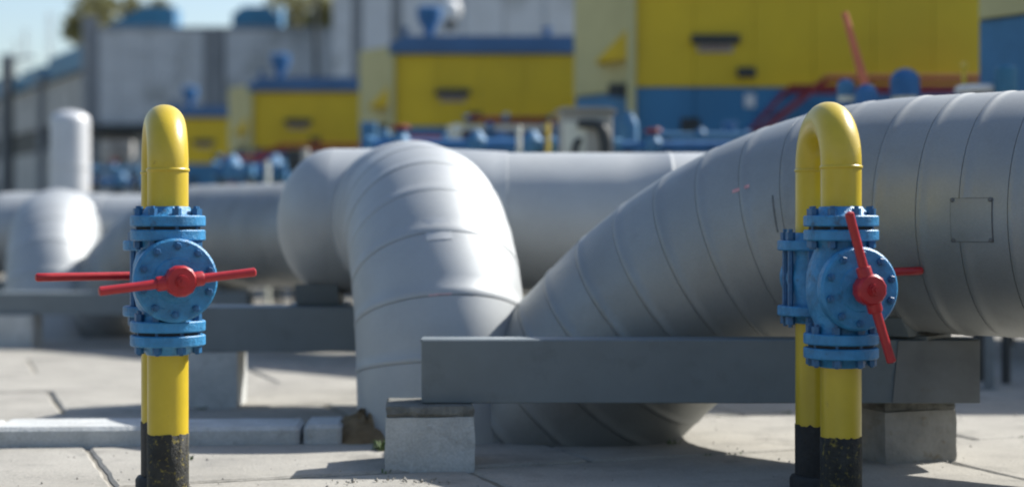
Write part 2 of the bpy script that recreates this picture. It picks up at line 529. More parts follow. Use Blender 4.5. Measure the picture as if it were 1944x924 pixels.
# (s, a) found from where each mark sits on the pipe
MARKS = []
def find_sa(at, L, r, px, py):
    best = None
    for i in range(0, int(L / 0.02)):
        s = i * 0.02 + 0.02
        if s > L - 0.03: break
        for k in range(0, 120):
            a = 2 * math.pi * k / 120
            p, nn = surf_point(at, r, s, a)
            if p.y < 1 or nn.dot(p - Vector((0, 0, H))) > 0: continue
            x = 972 + 3000 * p.x / p.y; y = 433 - 3000 * (p.z - H) / p.y
            e = (x - px) ** 2 + (y - py) ** 2
            if best is None or e < best[0]: best = (e, s, a)
    return best[1], best[2]
s_, a_ = find_sa(at1, L1, B1r, 1838, 424); plate_on(p1, b1, at1, B1r, s_, a_, 0.058, 0.17)
s_, a_ = find_sa(at1, L1, B1r, 1466, 405); surf_patch(p1, b1, at1, B1r, s_ - .0018, s_ + .0018, a_ - .16, a_ + .16, 'cover_strip', M['seamdark'], 0.002)
s_, a_ = find_sa(at1, L1, B1r, 1413, 360); surf_patch(p1, b1, at1, B1r, s_ - .028, s_ + .028, a_ - .016, a_ + .016, 'red_stencil', M['redmark'], 0.0012)
s_, a_ = find_sa(ath1, Lh1, 0.284, 834, 432); surf_patch(h1, hb1, ath1, 0.284, s_ - .045, s_ + .045, a_ - .15, a_ + .15, 'inspection_panel', M['silver_seam'], 0.0016)
s_, a_ = find_sa(ath1, Lh1, 0.284, 832, 550); surf_patch(h1, hb1, ath1, 0.284, s_ - .006, s_ + .006, a_ - .13, a_ + .13, 'red_stencil', M['pinkmark'], 0.0012)

# ------------------------------------------------------------------ beams and blocks
def support_beam(X0, X1, Y0, w_, z0, z1, label, plate=None, mt='steel'):
    root = thing('support_beam', ((X0 + X1) / 2, Y0 + w_ / 2, z0), label, 'beam', 'grey steel beams under the pipes')
    L = X1 - X0; h = z1 - z0; t = 0.007
    m = MB()      # hollow box section: webs and flanges
    m.box(-L / 2, L / 2, -w_ / 2, -w_ / 2 + t, 0.0, h, 0.0025)
    part('front_web', m.mesh('front_web', M[mt]), root)
    m = MB(); m.box(-L / 2 + .001, L / 2 - .001, w_ / 2 - t, w_ / 2, 0.001, h - .001, 0.002)
    part('rear_web', m.mesh('rear_web', M[mt]), root)
    m = MB(); m.box(-L / 2 - 0.003, L / 2 + 0.003, -w_ / 2 + t + .0005, w_ / 2 - t - .0005, h - t, h + 0.0012, 0.001)
    part('top_flange', m.mesh('top_flange', M[mt]), root)
    m = MB(); m.box(-L / 2, L / 2, -w_ / 2 + t + .0005, w_ / 2 - t - .0005, 0.0012, t, 0.001)
    part('bottom_flange', m.mesh('bottom_flange', M[mt]), root)
    if plate:
        a, b, sl = plate
        a -= (X0 + X1) / 2; b -= (X0 + X1) / 2
        m = MB(); m.prism([(a - sl, 0.002), (b, 0.002), (b, h - .002), (a, h - .002)], -w_ / 2 - 0.006, -w_ / 2 - 0.0005)
        part('end_plate', m.mesh('end_plate', M['steel_old'], True, 20), root, label='weathered plate with slanted edge at the beam end')
    return root
support_beam(-0.258, 1.332, 4.50, 0.13, 0.178, 0.358, 'long grey steel beam across the foreground under the largest pipe', (1.10, 1.331, 0.018))
support_beam(-1.30, 0.28, 5.95, 0.2, 0.211, 0.378, 'grey steel beam just right of the left valve stand, under the rounded pipe end')
support_beam(-3.05, -1.50, 8.97, 0.2, 0.184, 0.310, 'distant grey steel beam crossing behind the left valve stand')
support_beam(-4.2, -2.9, 10.7, 0.2, 0.184, 0.320, 'farthest grey steel beam, low under the elbow at the left edge')

def rough_block(name, cx, cy, wx, wy, z0, z1, rz, mt, label, cat='block', cap=None, seed=0):
    rnd = random.Random(seed)
    root = thing(name, (cx, cy, z0), label, cat, 'concrete blocks under the beams', rz)
    h = z1 - z0
    def body(x, y, za, zb, mtl, nm, amp):
        m = MB(); k = 7
        rings = []
        for q in range(6):
            zz = za + (zb - za) * q / 5
            per = []
            for i in range(k): per.append((-x / 2 + x * i / k, -y / 2))
            for i in range(k): per.append((x / 2, -y / 2 + y * i / k))
            for i in range(k): per.append((x / 2 - x * i / k, y / 2))
            for i in range(k): per.append((-x / 2, y / 2 - y * i / k))
            ins = amp * (1.6 if q in (0, 5) else 0.4)
            rings.append([Vector((a * (1 - ins / x) + rnd.uniform(-amp, amp) * .5, b * (1 - ins / y) + rnd.uniform(-amp, amp) * .5, zz + rnd.uniform(-amp, amp) * (0.6 if 0 < q < 5 else 0.25))) for a, b in per])
        m.ringtube(rings)
        part(nm, m.mesh(nm, mtl, True, 38), root)
    if cap:
        body(wx, wy, 0, h - cap, M[mt], 'block_body', 0.0035)
        body(wx * 0.985, wy * 0.96, h - cap + 0.0005, h, M['mortar'], 'mortar_bed', 0.006)
    else:
        body(wx, wy, 0, h, M[mt], 'block_body', 0.004)
    return root
rough_block('concrete_block', -0.237, 4.545, 0.252, 0.25, -0.02, 0.1765, 0.06, 'block', 'clean pale concrete block with mortar bed under the left end of the front beam', cap=0.030, seed=1)
rough_block('concrete_block', 1.155, 4.67, 0.235, 0.20, -0.02, 0.1765, 0.30, 'block_old', 'stained concrete block under the right end of the front beam, beside the right valve stand', cap=0.030, seed=2)
rough_block('concrete_block', -1.155, 6.05, 0.245, 0.22, -0.02, 0.2100, 0.0, 'block', 'concrete block in shade just right of the left valve stand', seed=3)
rough_block('concrete_block', -2.83, 9.03, 0.235, 0.2, -0.02, 0.183, 0.0, 'block', 'distant concrete block at the left edge under the far beam', seed=4)
rough_block('concrete_block', -3.72, 10.8, 0.3, 0.2, -0.02, 0.183, 0.0, 'block_old', 'dark distant block under the farthest beam at the left edge', seed=5)

# kerb
kroot = thing('kerb', (-1.3, 5.0, 0), 'low concrete kerb running from the left edge to the soil by the middle elbow', 'kerb')
kx = [-2.9, -2.2, -1.62, -1.14, -0.66, -0.535]
for i in range(5):
    a, b = kx[i] + 0.004, kx[i + 1] - (0.009 if i == 3 else 0.003)
    m = MB(); m.box(a + 1.3, b + 1.3, -0.10 + random.uniform(-.004, .004), 0.13, -0.05, 0.060 + random.uniform(-.003, .003), 0.012)
    part('kerb_stone', m.mesh('kerb_stone', M['block'], True, 30), kroot, mtx=Matrix.Rotation(0.055, 4, 'Z'))

# soil round the pipe foot, weeds, crumbs
def mound(cx, cy, rx, ry, h, mt, seed):
    rnd = random.Random(seed); m = MB(); n = 28; rings = []
    for q in range(7):
        f = 1 - q / 6
        rings.append([Vector((rx * f * math.cos(2 * math.pi * j / n) * rnd.uniform(.9, 1.1), ry * f * math.sin(2 * math.pi * j / n) * rnd.uniform(.9, 1.1), h * (1 - f ** 1.6) * rnd.uniform(.8, 1.2) - .012)) for j in range(n)])
    m.ringtube(rings, False, True)
    o = bpy.data.objects.new('soil_mound', m.mesh('soil_mound', mt, True, 60)); o.location = Vector((cx, cy, 0)) * S
    link(o); meta(o, kind='stuff')
    return o
mound(-0.47, 5.08, 0.15, 0.16, 0.10, M['dirt'], 1)
m = MB(); rnd = random.Random(3)
def crumb(m, c, r):
    k = [(1, 0, 0), (-1, 0, 0), (0, 1, 0), (0, -1, 0), (0, 0, 1), (0, 0, -1)]
    vs = [Vector(c) + Vector(v) * r * rnd.uniform(.6, 1.2) for v in k]
    m.add(vs, [(0, 2, 4), (2, 1, 4), (1, 3, 4), (3, 0, 4), (2, 0, 5), (1, 2, 5), (3, 1, 5), (0, 3, 5)])
for k in range(45):
    px = rnd.uniform(610, 880); c = P(px, 914 + 0.00012 * (px - 760) ** 2 * 2 + rnd.gauss(0, 5), 4.2)
    dd = 2028 / max(905, 914 + 0.0002 * (px - 760) ** 2 + rnd.gauss(0, 4) - 0) * 1.0
    y_ = 912 + 0.0003 * (px - 760) ** 2 + rnd.gauss(0, 3.5)
    d_ = 2028 / (y_ - 433)
    crumb(m, ((px - 972) / 3000 * d_, d_, 0.002), abs(rnd.gauss(0.001, 0.003)) + .0012)
for k in range(420):
    d_ = rnd.uniform(4.1, 6.0); px = rnd.uniform(0, 1944)
    crumb(m, ((px - 972) / 3000 * d_, d_, 0.001), abs(rnd.gauss(0.0008, 0.0015)) + .0008)
o = bpy.data.objects.new('gravel', m.mesh('gravel', M['block_old'], False)); link(o); meta(o, kind='stuff')
m = MB()
def tuft(m, c, k, h):
    for q in range(k):
        a = rnd.uniform(0, 6.28); l = h * rnd.uniform(.5, 1.1); b = Vector(c) + Vector((rnd.gauss(0, .012), rnd.gauss(0, .012), 0))
        t = b + Vector((math.cos(a) * l * .6, math.sin(a) * l * .6, l)); s = Vector((-math.sin(a), math.cos(a), 0)) * .0025
        m.add([b - s, b + s, b.lerp(t, .6) + s + Vector((0, 0, l * .12)), t, b.lerp(t, .6) - s + Vector((0, 0, l * .12))], [(0, 1, 2, 3, 4)])
tuft(m, (-0.40, 4.80, 0), 40, .035); tuft(m, (-0.37, 4.83, 0), 26, .03); tuft(m, (-0.95, 4.62, 0), 10, .015); tuft(m, (0.5, 4.95, 0), 8, .015)
for k in range(26):
    uu, vv = rnd.uniform(-2, 3), rnd.choice([-1, 0, 1, 2]) * LV
    q = org + eu * uu + ev * vv
    if q.y > 4.1: tuft(m, (q.x, q.y, -.003), rnd.randint(3, 8), rnd.uniform(.006, .014))
o = bpy.data.objects.new('weeds', m.mesh('weeds', M['grass'], False)); link(o); meta(o, kind='stuff')

# ------------------------------------------------------------------ valve stands
bolt_me = MB()
bolt_me.lathe([(0.0055, -0.052), (0.0055, -0.048), (0.0115, -0.048), (0.0115, -0.031), (0.006, -0.031), (0.006, 0.031), (0.0115, 0.031), (0.0115, 0.048), (0.0055, 0.048), (0.0055, 0.054)], n=6)
bolt_me = bolt_me.mesh('bolt', M['bolt'], True, 30)
cap_bolt = MB()
cap_bolt.lathe([(0.0095, 0.0), (0.0095, 0.008), (0.008, 0.010), (0.0045, 0.010), (0.0045, 0.014)], n=6)
cap_bolt = cap_bolt.mesh('bonnet_bolt', M['bolt'], True, 30)
def flange_mesh(r, t, hub=0.0, hr=0.066, up=1):
    m = MB(); pr = [(0.03, 0.0), (r - .003, 0.0), (r, .003), (r, t - .003), (r - .003, t)]
    if hub: pr += [(hr + .006, t), (hr, t + .004), (0.052, t + hub), (0.03, t + hub)]
    else: pr += [(0.03, t)]
    m.lathe([(a, b * up) for a, b in pr], n=40, close=False)
    return m.mesh('flange', M['blue'], True, 30)

def flange_pair(root, zc, r, x, y, top_neck=True, bolts=8, rot=0.2):
    part('flange', flange_mesh(r, 0.027, 0.022 if top_neck else 0, up=1), root, (x, y, zc + 0.004))
    part('flange', flange_mesh(r, 0.027, 0.0 if top_neck else 0.022, up=-1), root, (x, y, zc - 0.004))
    m = MB(); m.lathe([(0.03, -.0035), (r * .86, -.0035), (r * .86, .0035), (0.03, .0035)], n=32, close=False)
    part('gasket', m.mesh('gasket', M['gasket']), root, (x, y, zc))
    for k in range(bolts):
        a = rot + 2 * math.pi * k / bolts
        part('bolt', bolt_me, root, (x + math.cos(a) * (r - .0165), y + math.sin(a) * (r - .0165), zc))

def valve_stand(X, Y, yawd, zc, zlow, top, zblack, lever_ang, rear_lever, label, swing=0.0):
    RZ = Matrix.Rotation(math.radians(swing), 4, 'Z')
    root = thing('valve_stand', (X, Y, 0), label, 'valve stand', 'yellow valve stands', math.radians(yawd))
    r = 0.0500; sep = 0.22; R = sep / 2
    za = top - r - R
    # yellow loop: front leg (0,0), rear leg (0,sep)
    pts = [(0, 0, zblack), (0, 0, za)] + [(0, R - R * math.cos(t), za + R * math.sin(t)) for t in [math.pi * k / 20 for k in range(1, 20)]] + [(0, sep, za), (0, sep, zblack)]
    m = MB(); m.tube(pts, r, 36)
    part('yellow_pipe', m.mesh('yellow_pipe', M['yellow'], True, 50), root)
    for yy in (0, sep):
        m = MB(); m.lathe([(r - .002, -.006), (r + .0022, -.003), (r + .0026, 0), (r + .0022, .003), (r - .002, .006)], (0, yy, za - .01), n=36, close=False)
        part('weld_bead', m.mesh('weld_bead', M['yellow'], True, 60), root)
        m = MB(); n = 36; rings = []
        for q, (zz, rr) in enumerate([(-.03, r + .001), (zblack * .5, r + .001), (zblack + (.004 if yy else 0.0), r + .0016), (zblack + .002, r - .003)]):
            rings.append([Vector((math.cos(2 * math.pi * j / n) * rr, yy + math.sin(2 * math.pi * j / n) * rr, zz + (random.uniform(-.004, .004) if q == 2 else 0))) for j in range(n)])
        m.ringtube(rings, False, False)
        part('black_coating', m.mesh('black_coating', M['mossy' if yy == 0 else 'black'], True, 60), root)
        m = MB(); m.lathe([(r, -.03), (r + .014, -.03), (r + .015, .026), (r + .010, .034), (r, .036)], (0, yy, 0), n=30, close=False)
        part('ground_collar', m.mesh('ground_collar', M['black'], True, 40), root)
    # front valve
    fr = 0.0915
    zup = 0.676
    flange_pair(root, zup, fr, 0, 0, True)
    flange_pair(root, zlow, fr, 0, 0, False, rot=0.35)
    m = MB(); lo, hi = zlow + .031, zup - .031
    prof = [(0.068, lo), (0.064, lo + .02), (0.076, zc - .065), (0.084, zc - .035), (0.086, zc), (0.084, zc + .035), (0.076, zc + .065), (0.064, hi - .02), (0.068, hi)]
    m.lathe(prof, n=36)
    part('valve_body', m.mesh('valve_body', M['blue'], True, 60), root)
    br = 0.100
    m = MB(); m.lathe([(0.070, 0.03), (0.072, 0.072), (br, 0.076), (br + .0015, .080), (br + .0015, .100), (br - .004, .106), (0.055, .1075), (0.053, .1105), (0.03, .1115)], (0, 0, zc), (0, -1, 0), 48)
    bon = part('bonnet', m.mesh('bonnet', M['blue'], True, 30), root, mtx=RZ)
    for k in range(10):
        a = 0.28 + 2 * math.pi * k / 10
        mt = Matrix.Translation(Vector((math.cos(a) * .083, -.1055, zc + math.sin(a) * .083))) @ Matrix.Rotation(math.radians(90), 4, 'X')
        part('bonnet_bolt', cap_bolt, root, mtx=RZ @ mt)
    m = MB(); m.lathe([(0.024, .105), (0.024, .135), (0.036, .135), (0.038, .139), (0.038, .166), (0.033, .173), (0.016, .174), (0.015, .179), (0.005, .180)], (0, 0, zc), (0, -1, 0), 12)
    ca, sa = math.cos(lever_ang), math.sin(lever_ang)
    for sgn in (1, -1):
        m.lathe([(.018, .02), (.018, .052), (.0165, .056), (.010, .056)], (0, -.152, zc), (sgn * ca, 0, sgn * sa), 12)
    m.lathe([(.0125, .178), (.0125, .188), (.006, .188), (.006, .193)], (0, 0, zc), (0, -1, 0), 6)
    part('lever_hub', m.mesh('lever_hub', M['red'], True, 30), root, mtx=RZ)
    for sgn, ln in ((1, .182), (-1, .192)):
        m = MB(); m.tube([(sgn * ca * q * ln, -.152 - .008 * q, zc + sgn * sa * q * ln) for q in (0.12, .2, .5, .8, .985, 1.0)], [.0138, .0118, .0108, .0108, .0112, .0075], 12)
        part('lever_arm', m.mesh('lever_arm', M['red'], True, 40), root, mtx=RZ)
    # rear valve: flanges closer together, tie bolts in the open, facing away
    ru = 0.618; rl = 0.475; rr = 0.0965
    zr = (ru + rl) / 2
    part('flange', flange_mesh(rr, 0.026, .02, up=1), root, (0, sep, ru))
    part('flange', flange_mesh(rr, 0.026, .02, up=-1), root, (0, sep, rl))
    m = MB(); m.lathe([(0.066, rl), (0.064, rl + .02), (0.074, zr), (0.064, ru - .02), (0.066, ru)], (0, sep, 0), n=32)
    part('valve_body', m.mesh('valve_body', M['blue'], True, 60), root)
    tie = MB(); tie.lathe([(0.0055, rl - .055), (0.0055, rl - .048), (0.0125, rl - .048), (0.0125, rl - .027), (0.0075, rl - .027), (0.0075, ru + .027), (0.0125, ru + .027), (0.0125, ru + .047), (0.006, ru + .047), (0.006, ru + .056)], n=6)
    tie = tie.mesh('tie_bolt', M['bolt'], True, 30)
    for k in range(8):
        a = .35 + 2 * math.pi * k / 8
        part('tie_bolt', tie, root, (math.cos(a) * .077, sep + math.sin(a) * .077, 0))
    m = MB(); m.lathe([(0.06, 0.03), (0.06, 0.068), (.068, .072), (.068, .092), (.03, .096)], (0, sep, zr), (0, 1, 0), 36)
    part('bonnet', m.mesh('bonnet', M['blue'], True, 30), root)
    m = MB(); m.lathe([(0.02, .09), (0.02, .108), (0.032, .108), (0.032, .140), (0.012, .143)], (0, sep, zr), (0, 1, 0), 12)
    part('lever_hub', m.mesh('lever_hub', M['red'], True, 30), root)
    dx, dy, dz = rear_lever
    m = MB(); m.tube([(dx * q, sep + .125 + dy * q, zr + .003 + dz * q) for q in (0.06, .2, .5, .9, .985, 1.0)], [.013, .0115, .011, .0112, .0112, .008], 12)
    part('lever_arm', m.mesh('lever_arm', M['red'], True, 40), root)
    return root
valve_stand(0.812, 3.90, 6.0, 0.530, 0.387, 0.996, 0.1625, math.atan2(-0.955, 0.297), (0.330, -0.02, 0.012), 'yellow looped pipe stand at right with blue valves, its red front lever standing upright', 8.0)
valve_stand(-0.849, 3.90, 17.0, 0.550, 0.418, 0.989, 0.170, math.atan2(0.11, 0.99), (-0.312, -0.080, 0.0), 'yellow looped pipe stand at left with blue valves, its red levers lying level', 6.0)

# ------------------------------------------------------------------ small steel posts behind the front beam
def post(px, ybase, wpx, ytop, label, mt='steel'):
    d = 2028 / (ybase - 433); c = P(px, ybase, d); wd = wpx / 3000 * d; top = H - (ytop - 433) / 3000 * d
    root = thing('steel_post', (c.x, d, 0), label, 'post')
    m = MB(); m.box(-wd / 2, wd / 2, -wd / 2, wd / 2, 0.006, top, 0.003); part('shaft', m.mesh('shaft', M[mt]), root)
    m = MB(); m.box(-wd * .95, wd * .95, -wd * .95, wd * .95, -0.01, 0.006, 0.001); part('base_plate', m.mesh('base_plate', M[mt]), root)
post(1878, 738, 15, 470, 'thin grey steel post standing just beyond the right end of the front beam')
post(1917, 655, 14, 560, 'short dark post far behind the largest pipe near the right edge', 'dark')

# ------------------------------------------------------------------ compressor buildings
panel_cache = {}
def pbox(name, x0, x1, y0, y1, z0, z1, mt, c=0.0):
    key = (name, round(x1 - x0, 4), round(y1 - y0, 4), round(z1 - z0, 4), mt)
    if key not in panel_cache:
        m = MB(); m.box(0, x1 - x0, 0, y1 - y0, 0, z1 - z0, c)
        panel_cache[key] = m.mesh(name, M[mt], c > 0)
    return panel_cache[key], (x0, y0, z0)
def addbox(root, name, x0, x1, y0, y1, z0, z1, mt, c=0.0, label=None):
    me, loc = pbox(name, x0, x1, y0, y1, z0, z1, mt, c)
    return part(name, me, root, loc, label=label)

def building():
    root = thing('compressor_building', (0, 0, 0), 'x', 'building', 'yellow and blue compressor buildings')
    W, D = 2.74, 2.6; zy0, zy1, zr = 1.757, 2.520, 2.68
    m = MB(); m.prism([(.02, .03), (W - .02, .03), (W - .02, D), (.36, D)], .5, zy1, 'xy'); part('core', m.mesh('core', M['b_blue'], False), root)
    n = 6; pw = W / n
    for k in range(n):
        addbox(root, 'yellow_panel', k * pw + .0015, (k + 1) * pw - .0015, 0.0, 0.028, zy0, zy1, 'b_yellow', .0015)
        addbox(root, 'blue_panel', k * pw + .003, (k + 1) * pw - .003, 0.004, 0.028, 0.5, zy0 - .006, 'b_blue', .003)
    addbox(root, 'roof', -0.06, W + .06, -0.07, D + .05, zy1 + .004, zr - .05, 'b_roof', .01)
    m = MB(); m.prism([(-0.04, 0), (W + .04, 0), (W - .1, .085), (0.1, .085)], -.04, D, 'xz')
    part('roof_ridge', m.mesh('roof_ridge', M['b_roof'], False), root, (0, 0, zr - .05))
    for lx, ly in ((.25, .3), (W - .3, .3), (.6, D - .3), (W - .3, D - .3)):
        addbox(root, 'leg', lx, lx + .12, ly, ly + .12, 0, .498, 'dark')
    # oblique cream wall on the left with yellow hood
    ox, oy = -0.44, 0.62
    m = MB(); m.prism([(-.004, 0.02), (ox, oy), (.30, D), (.34, D)], zy0 - .02, zy1 + .10, 'xy')
    part('cream_side_wall', m.mesh('cream_side_wall', M['cream'], False), root)
    m = MB(); m.prism([(-.012, 0.06), (ox + .012, oy + .03), (.31, D), (.34, D)], .5, zy0 - .03, 'xy')
    part('blue_side_wall', m.mesh('blue_side_wall', M['f_lblue'], False), root)
    m = MB()
    hz0, hz1 = zy0 + .22, zy0 + .50
    m.add([(0.0, -.01, hz0), (-.30, .10, hz0 - .02), (-.25, .42, hz0 - .02), (-.01, .10, hz0), (0.0, -.01, hz1), (-.01, .10, hz1)],
          [(0, 1, 2, 3), (0, 4, 1), (4, 5, 2, 1), (5, 3, 2), (0, 3, 5, 4)])
    part('side_hood', m.mesh('side_hood', M['b_yellow'], False), root)
    m = MB(); m.lathe([(.035, .9), (.035, 2.50)], (-.03, -.06, 0), n=12); part('vent_pipe', m.mesh('vent_pipe', M['cream']), root)
    addbox(root, 'bracket', -.20, -.04, .03, .10, zy0 - .07, zy0 + .03, 'dark', .005)
    # louvre with name plate
    addbox(root, 'louvre', .43, .80, -.055, -.004, zy0 + .325, zy0 + .395, 'dark', .006)
    pl = addbox(root, 'name_plate', .48, .75, -.02, -.003, zy0 + .262, zy0 + .318, 'beige', .003)
    for q in range(7):
        addbox(pl, 'letter_stroke', .02 + q * .034, .02 + q * .034 + .018, -.004, -.0005, .016, .040, 'b_red')
    addbox(root, 'junction_box', .78, .92, -.05, -.004, zy0 + .07, zy0 + .145, 'b_roof' if False else 'dark', .005)
    # blue level: door-like pieces
    addbox(root, 'vent_hole', .35, .50, -.012, .002, 1.40, 1.52, 'dark', .004)
    addbox(root, 'notice', .84, .92, -.012, .002, 1.60, 1.70, 'white', .002)
    # funnel and stubs on the roof
    m = MB(); m.lathe([(.05, 0), (.055, .10), (.125, .22), (.14, .34), (.10, .36)], (.36, .10, zr + .0), n=16); part('roof_funnel', m.mesh('roof_funnel', M['f_blue']), root)
    m = MB(); m.lathe([(.03, 0), (.03, .10), (.045, .11), (.045, .14)], (.10, .10, zr), n=10); part('roof_stub', m.mesh('roof_stub', M['b_roof']), root)
    m = MB(); m.lathe([(.035, 0), (.035, .10), (.055, .11), (.055, .14)], (1.62, .10, zr), n=10); part('roof_stub', m.mesh('roof_stub', M['f_blue']), root)
    return root
BPOS = [((0.94, 12.1), 'largest yellow building with blue base, partly above the frame, behind the largest pipe'),
        ((2.81, 7.4), 'building at the right edge of which only the cream and blue oblique side shows'),
        ((-1.245, 16.8), 'yellow and blue building straight behind the middle elbow, a white globe lamp at its roof'),
        ((-3.51, 21.4), 'smaller yellow building third from the right, just left of the middle pipe'),
        ((-5.76, 26.4), 'smallest yellow building, half hidden by the left valve stand')]
bproto = building()
for i, ((x, y), lab) in enumerate(BPOS):
    o = bproto if i == 0 else copy_tree(bproto)
    o.location = Vector((x, y, 0)) * S; o['label'] = lab

# red stairs and platforms
def platform():
    root = thing('service_platform', (0, 0, 0), 'x', 'platform', 'red service stairs and platforms')
    x0, x1, z = 1.28, 2.75, 1.70
    addbox(root, 'deck', x0, x1, -.55, -.12, z - .02, z + .0, 'b_red', .004)
    addbox(root, 'deck_edge', x0, x1, -.575, -.552, z - .03, z + .02, 'b_red', .003)
    for k in range(2):
        xx = x0 - 1.55
        m = MB(); yy = -.575 if k == 0 else -.13
        m.prism([(xx, 0.0), (xx + .04, 0.0), (x0 + .034, z + .02), (x0, z + .02)], yy, yy + .022)
        part('stringer', m.mesh('stringer', M['b_red' if k == 0 else 'f_blue'], False), root)
    for k in range(14):
        f = (k + .5) / 14
        addbox(root, 'tread', x0 - 1.55 + 1.55 * f + .0, x0 - 1.55 + 1.55 * f + .10, -.552, -.132, z * f, z * f + .012, 'f_blue')
    for xx in (x0 + .1, x0 + .75, x1 - .1):
        addbox(root, 'leg', xx, xx + .03, -.54, -.51, 0, z - .055, 'f_blue')
    m = MB(); m.tube([(x0 - 1.30, -.585, .50), (x0 + .26, -.585, z + .06), (x1, -.585, z + .06)], .024, 8); part('handrail', m.mesh('handrail', M['b_red']), root)
    return root
pproto = platform()
PPOS = [((0.74, 12.1), 'dark red stair and platform in front of the largest yellow building'),
        ((-1.78, 16.8), 'dark red platform below the yellow building behind the middle elbow'),
        ((-4.6, 21.4), 'distant red stair and platform below the third yellow building')]
for i, ((x, y), lab) in enumerate(PPOS):
    o = pproto if i == 0 else copy_tree(pproto)
    o.location = Vector((x, y - .05, 0)) * S; o['label'] = lab

# ------------------------------------------------------------------ machinery in the yard behind the pipes
def pipe_run(x0, x1, yc, d, thick, label, valves=(), legs=True, mt='f_blue'):
    a, b = P(x0, yc, d), P(x1, yc, d); c = (a + b) / 2; r = thick / 3000 * d / 2
    root = thing('blue_pipe_run', (c.x, d, 0), label, 'pipe run', 'blue pipework between the buildings and the silver pipes')
    hl = (b - a).length / 2; z = a.z
    m = MB(); m.tube([(-hl, 0, z), (hl, 0, z)], r, 14); part('pipe', m.mesh('pipe', M[mt]), root)
    for s in (-1, 1):
        m = MB(); m.lathe([(r * 1.5, -.02), (r * 1.5, .02)], (s * hl * .93, 0, z), (1, 0, 0), 14); part('flange', m.mesh('flange', M['f_lblue']), root)
        if legs:
            addbox(root, 'leg', s * hl * .8 - .02, s * hl * .8 + .02, -.02, .02, 0, z - r * .9, 'dark')
    for vx, col in valves:
        xx = (vx - (x0 + x1) / 2) / 3000 * d
        m = MB(); m.lathe([(r * 1.2, -r * 1.4), (r * 1.7, -r * .8), (r * 1.7, r * .8), (r * 1.0, r * 1.8), (r * .5, r * 2.4)], (xx, 0, z), (0, 0, 1), 14)
        v = part('valve', m.mesh('valve', M['f_lblue']), root)
        if col:
            m = MB(); m.lathe([(r * 1.3, 0), (r * 1.5, .006), (r * 1.5, .02), (r * 1.3, .026)], (xx, 0, z + r * 2.5), (0, 0, 1), 16); part('handwheel', m.mesh('handwheel', M[col]), v)
    return root
pipe_run(690, 1060, 276, 9.6, 24, 'blue pipe with valves running just above the middle silver pipe', ((760, 'b_red'), (905, None), (1010, None)))
pipe_run(1165, 1420, 278, 9.2, 20, 'blue pipe behind the blue cylinder, right of the beige cabinet', ((1240, 'b_red'),))
pipe_run(405, 545, 325, 13.5, 26, 'blue pipe and valves seen right of the left valve stand', ((440, None), (520, None)))
pipe_run(165, 275, 345, 17, 16, 'low blue pipe between the upright tank and the left valve stand', ((230, None),))
pipe_run(860, 1060, 243, 12.5, 10, 'thin pale pipe crossing below the red platform', ((930, None),), mt='pale')
pipe_run(880, 1052, 226, 13.6, 9, 'thin red pipe under the yellow wall left of the beige cabinet', ((960, None),), mt='b_red')
pipe_run(735, 850, 262, 10.6, 9, 'thin dark red pipe just above the crest of the middle elbow', mt='b_red')
pipe_run(1250, 1425, 258, 10.0, 13, 'light blue pipe in front of the blue wall, left of the red stair', ((1330, None),), mt='f_lblue')
pipe_run(415, 530, 300, 14.6, 9, 'thin red pipe right of the left valve stand, below the yellow wall', mt='b_red')
pipe_run(172, 268, 322, 16.0, 11, 'light blue pipe between the upright tank and the left valve stand', ((215, 'b_red'),), mt='f_lblue')
def control_box(px, y0, y1, d, wpx, mt, label):
    c = P(px, y1, d); hw_ = wpx / 3000 * d / 2; zt_ = c.z; zb_ = P(px, y0, d).z
    root = thing('control_box', (c.x, d, 0), label, 'control box')
    addbox(root, 'case', -hw_, hw_, -.04, .10, zb_, zt_, mt, .006)
    addbox(root, 'door', -hw_ * .8, hw_ * .8, -.048, -.0405, zb_ + .02, zt_ - .02, mt, .003)
    addbox(root, 'stand', -hw_ * .3, hw_ * .3, 0, .05, 0, zb_ - .001, 'dark')
control_box(862, 285, 240, 11.2, 26, 'pale', 'pale control box among the blue pipes right of the middle elbow crest')
control_box(950, 288, 250, 10.8, 22, 'f_blue', 'blue control box among the blue pipes behind the middle silver pipe')
control_box(700, 290, 232, 12.6, 30, 'f_lblue', 'light blue control box at the foot of the yellow building behind the middle elbow')
control_box(560, 320, 284, 13.2, 30, 'dark', 'dark control box above the rounded pipe end')
control_box(470, 335, 312, 13.0, 22, 'f_lblue', 'small light blue control box right of the left valve stand')
control_box(222, 300, 268, 18.5, 60, 'wall_side', 'grey control box right of the upright tank')
control_box(1385, 268, 232, 10.6, 22, 'f_blue', 'blue control box close to the foot of the red stair')
def vertical_pipe(px, y0, y1, d, wpx, mt, label, name='marker_post', cat='post', cap=None):
    c = P(px, y0, d); r = wpx / 3000 * d / 2; zt = P(px, y1, d).z
    root = thing(name, (c.x, d, 0), label, cat)
    m = MB(); m.lathe([(r, 0), (r, zt - r * .6), (r * .7, zt)], n=12); part('shaft', m.mesh('shaft', M[mt]), root)
    m = MB(); m.lathe([(r * 1.8, 0), (r * 1.8, .03)], n=12); part('base', m.mesh('base', M['dark']), root)
    return root
vertical_pipe(985, 290, 238, 9.4, 10, 'pale', 'pale yellow post among blue pipes behind the middle pipe')
vertical_pipe(1040, 290, 232, 9.5, 9, 'b_yellow', 'slim yellow post left of the beige cabinet')
vertical_pipe(508, 345, 305, 13, 9, 'pale', 'pale post among blue pipes right of the left valve stand')
vertical_pipe(580, 300, 282, 12, 14, 'beige', 'beige post showing over the rounded pipe end')
vertical_pipe(730, 300, 245, 11.5, 18, 'f_lblue', 'light blue upright pipe beside the building behind the elbow', 'upright_pipe', 'pipe')

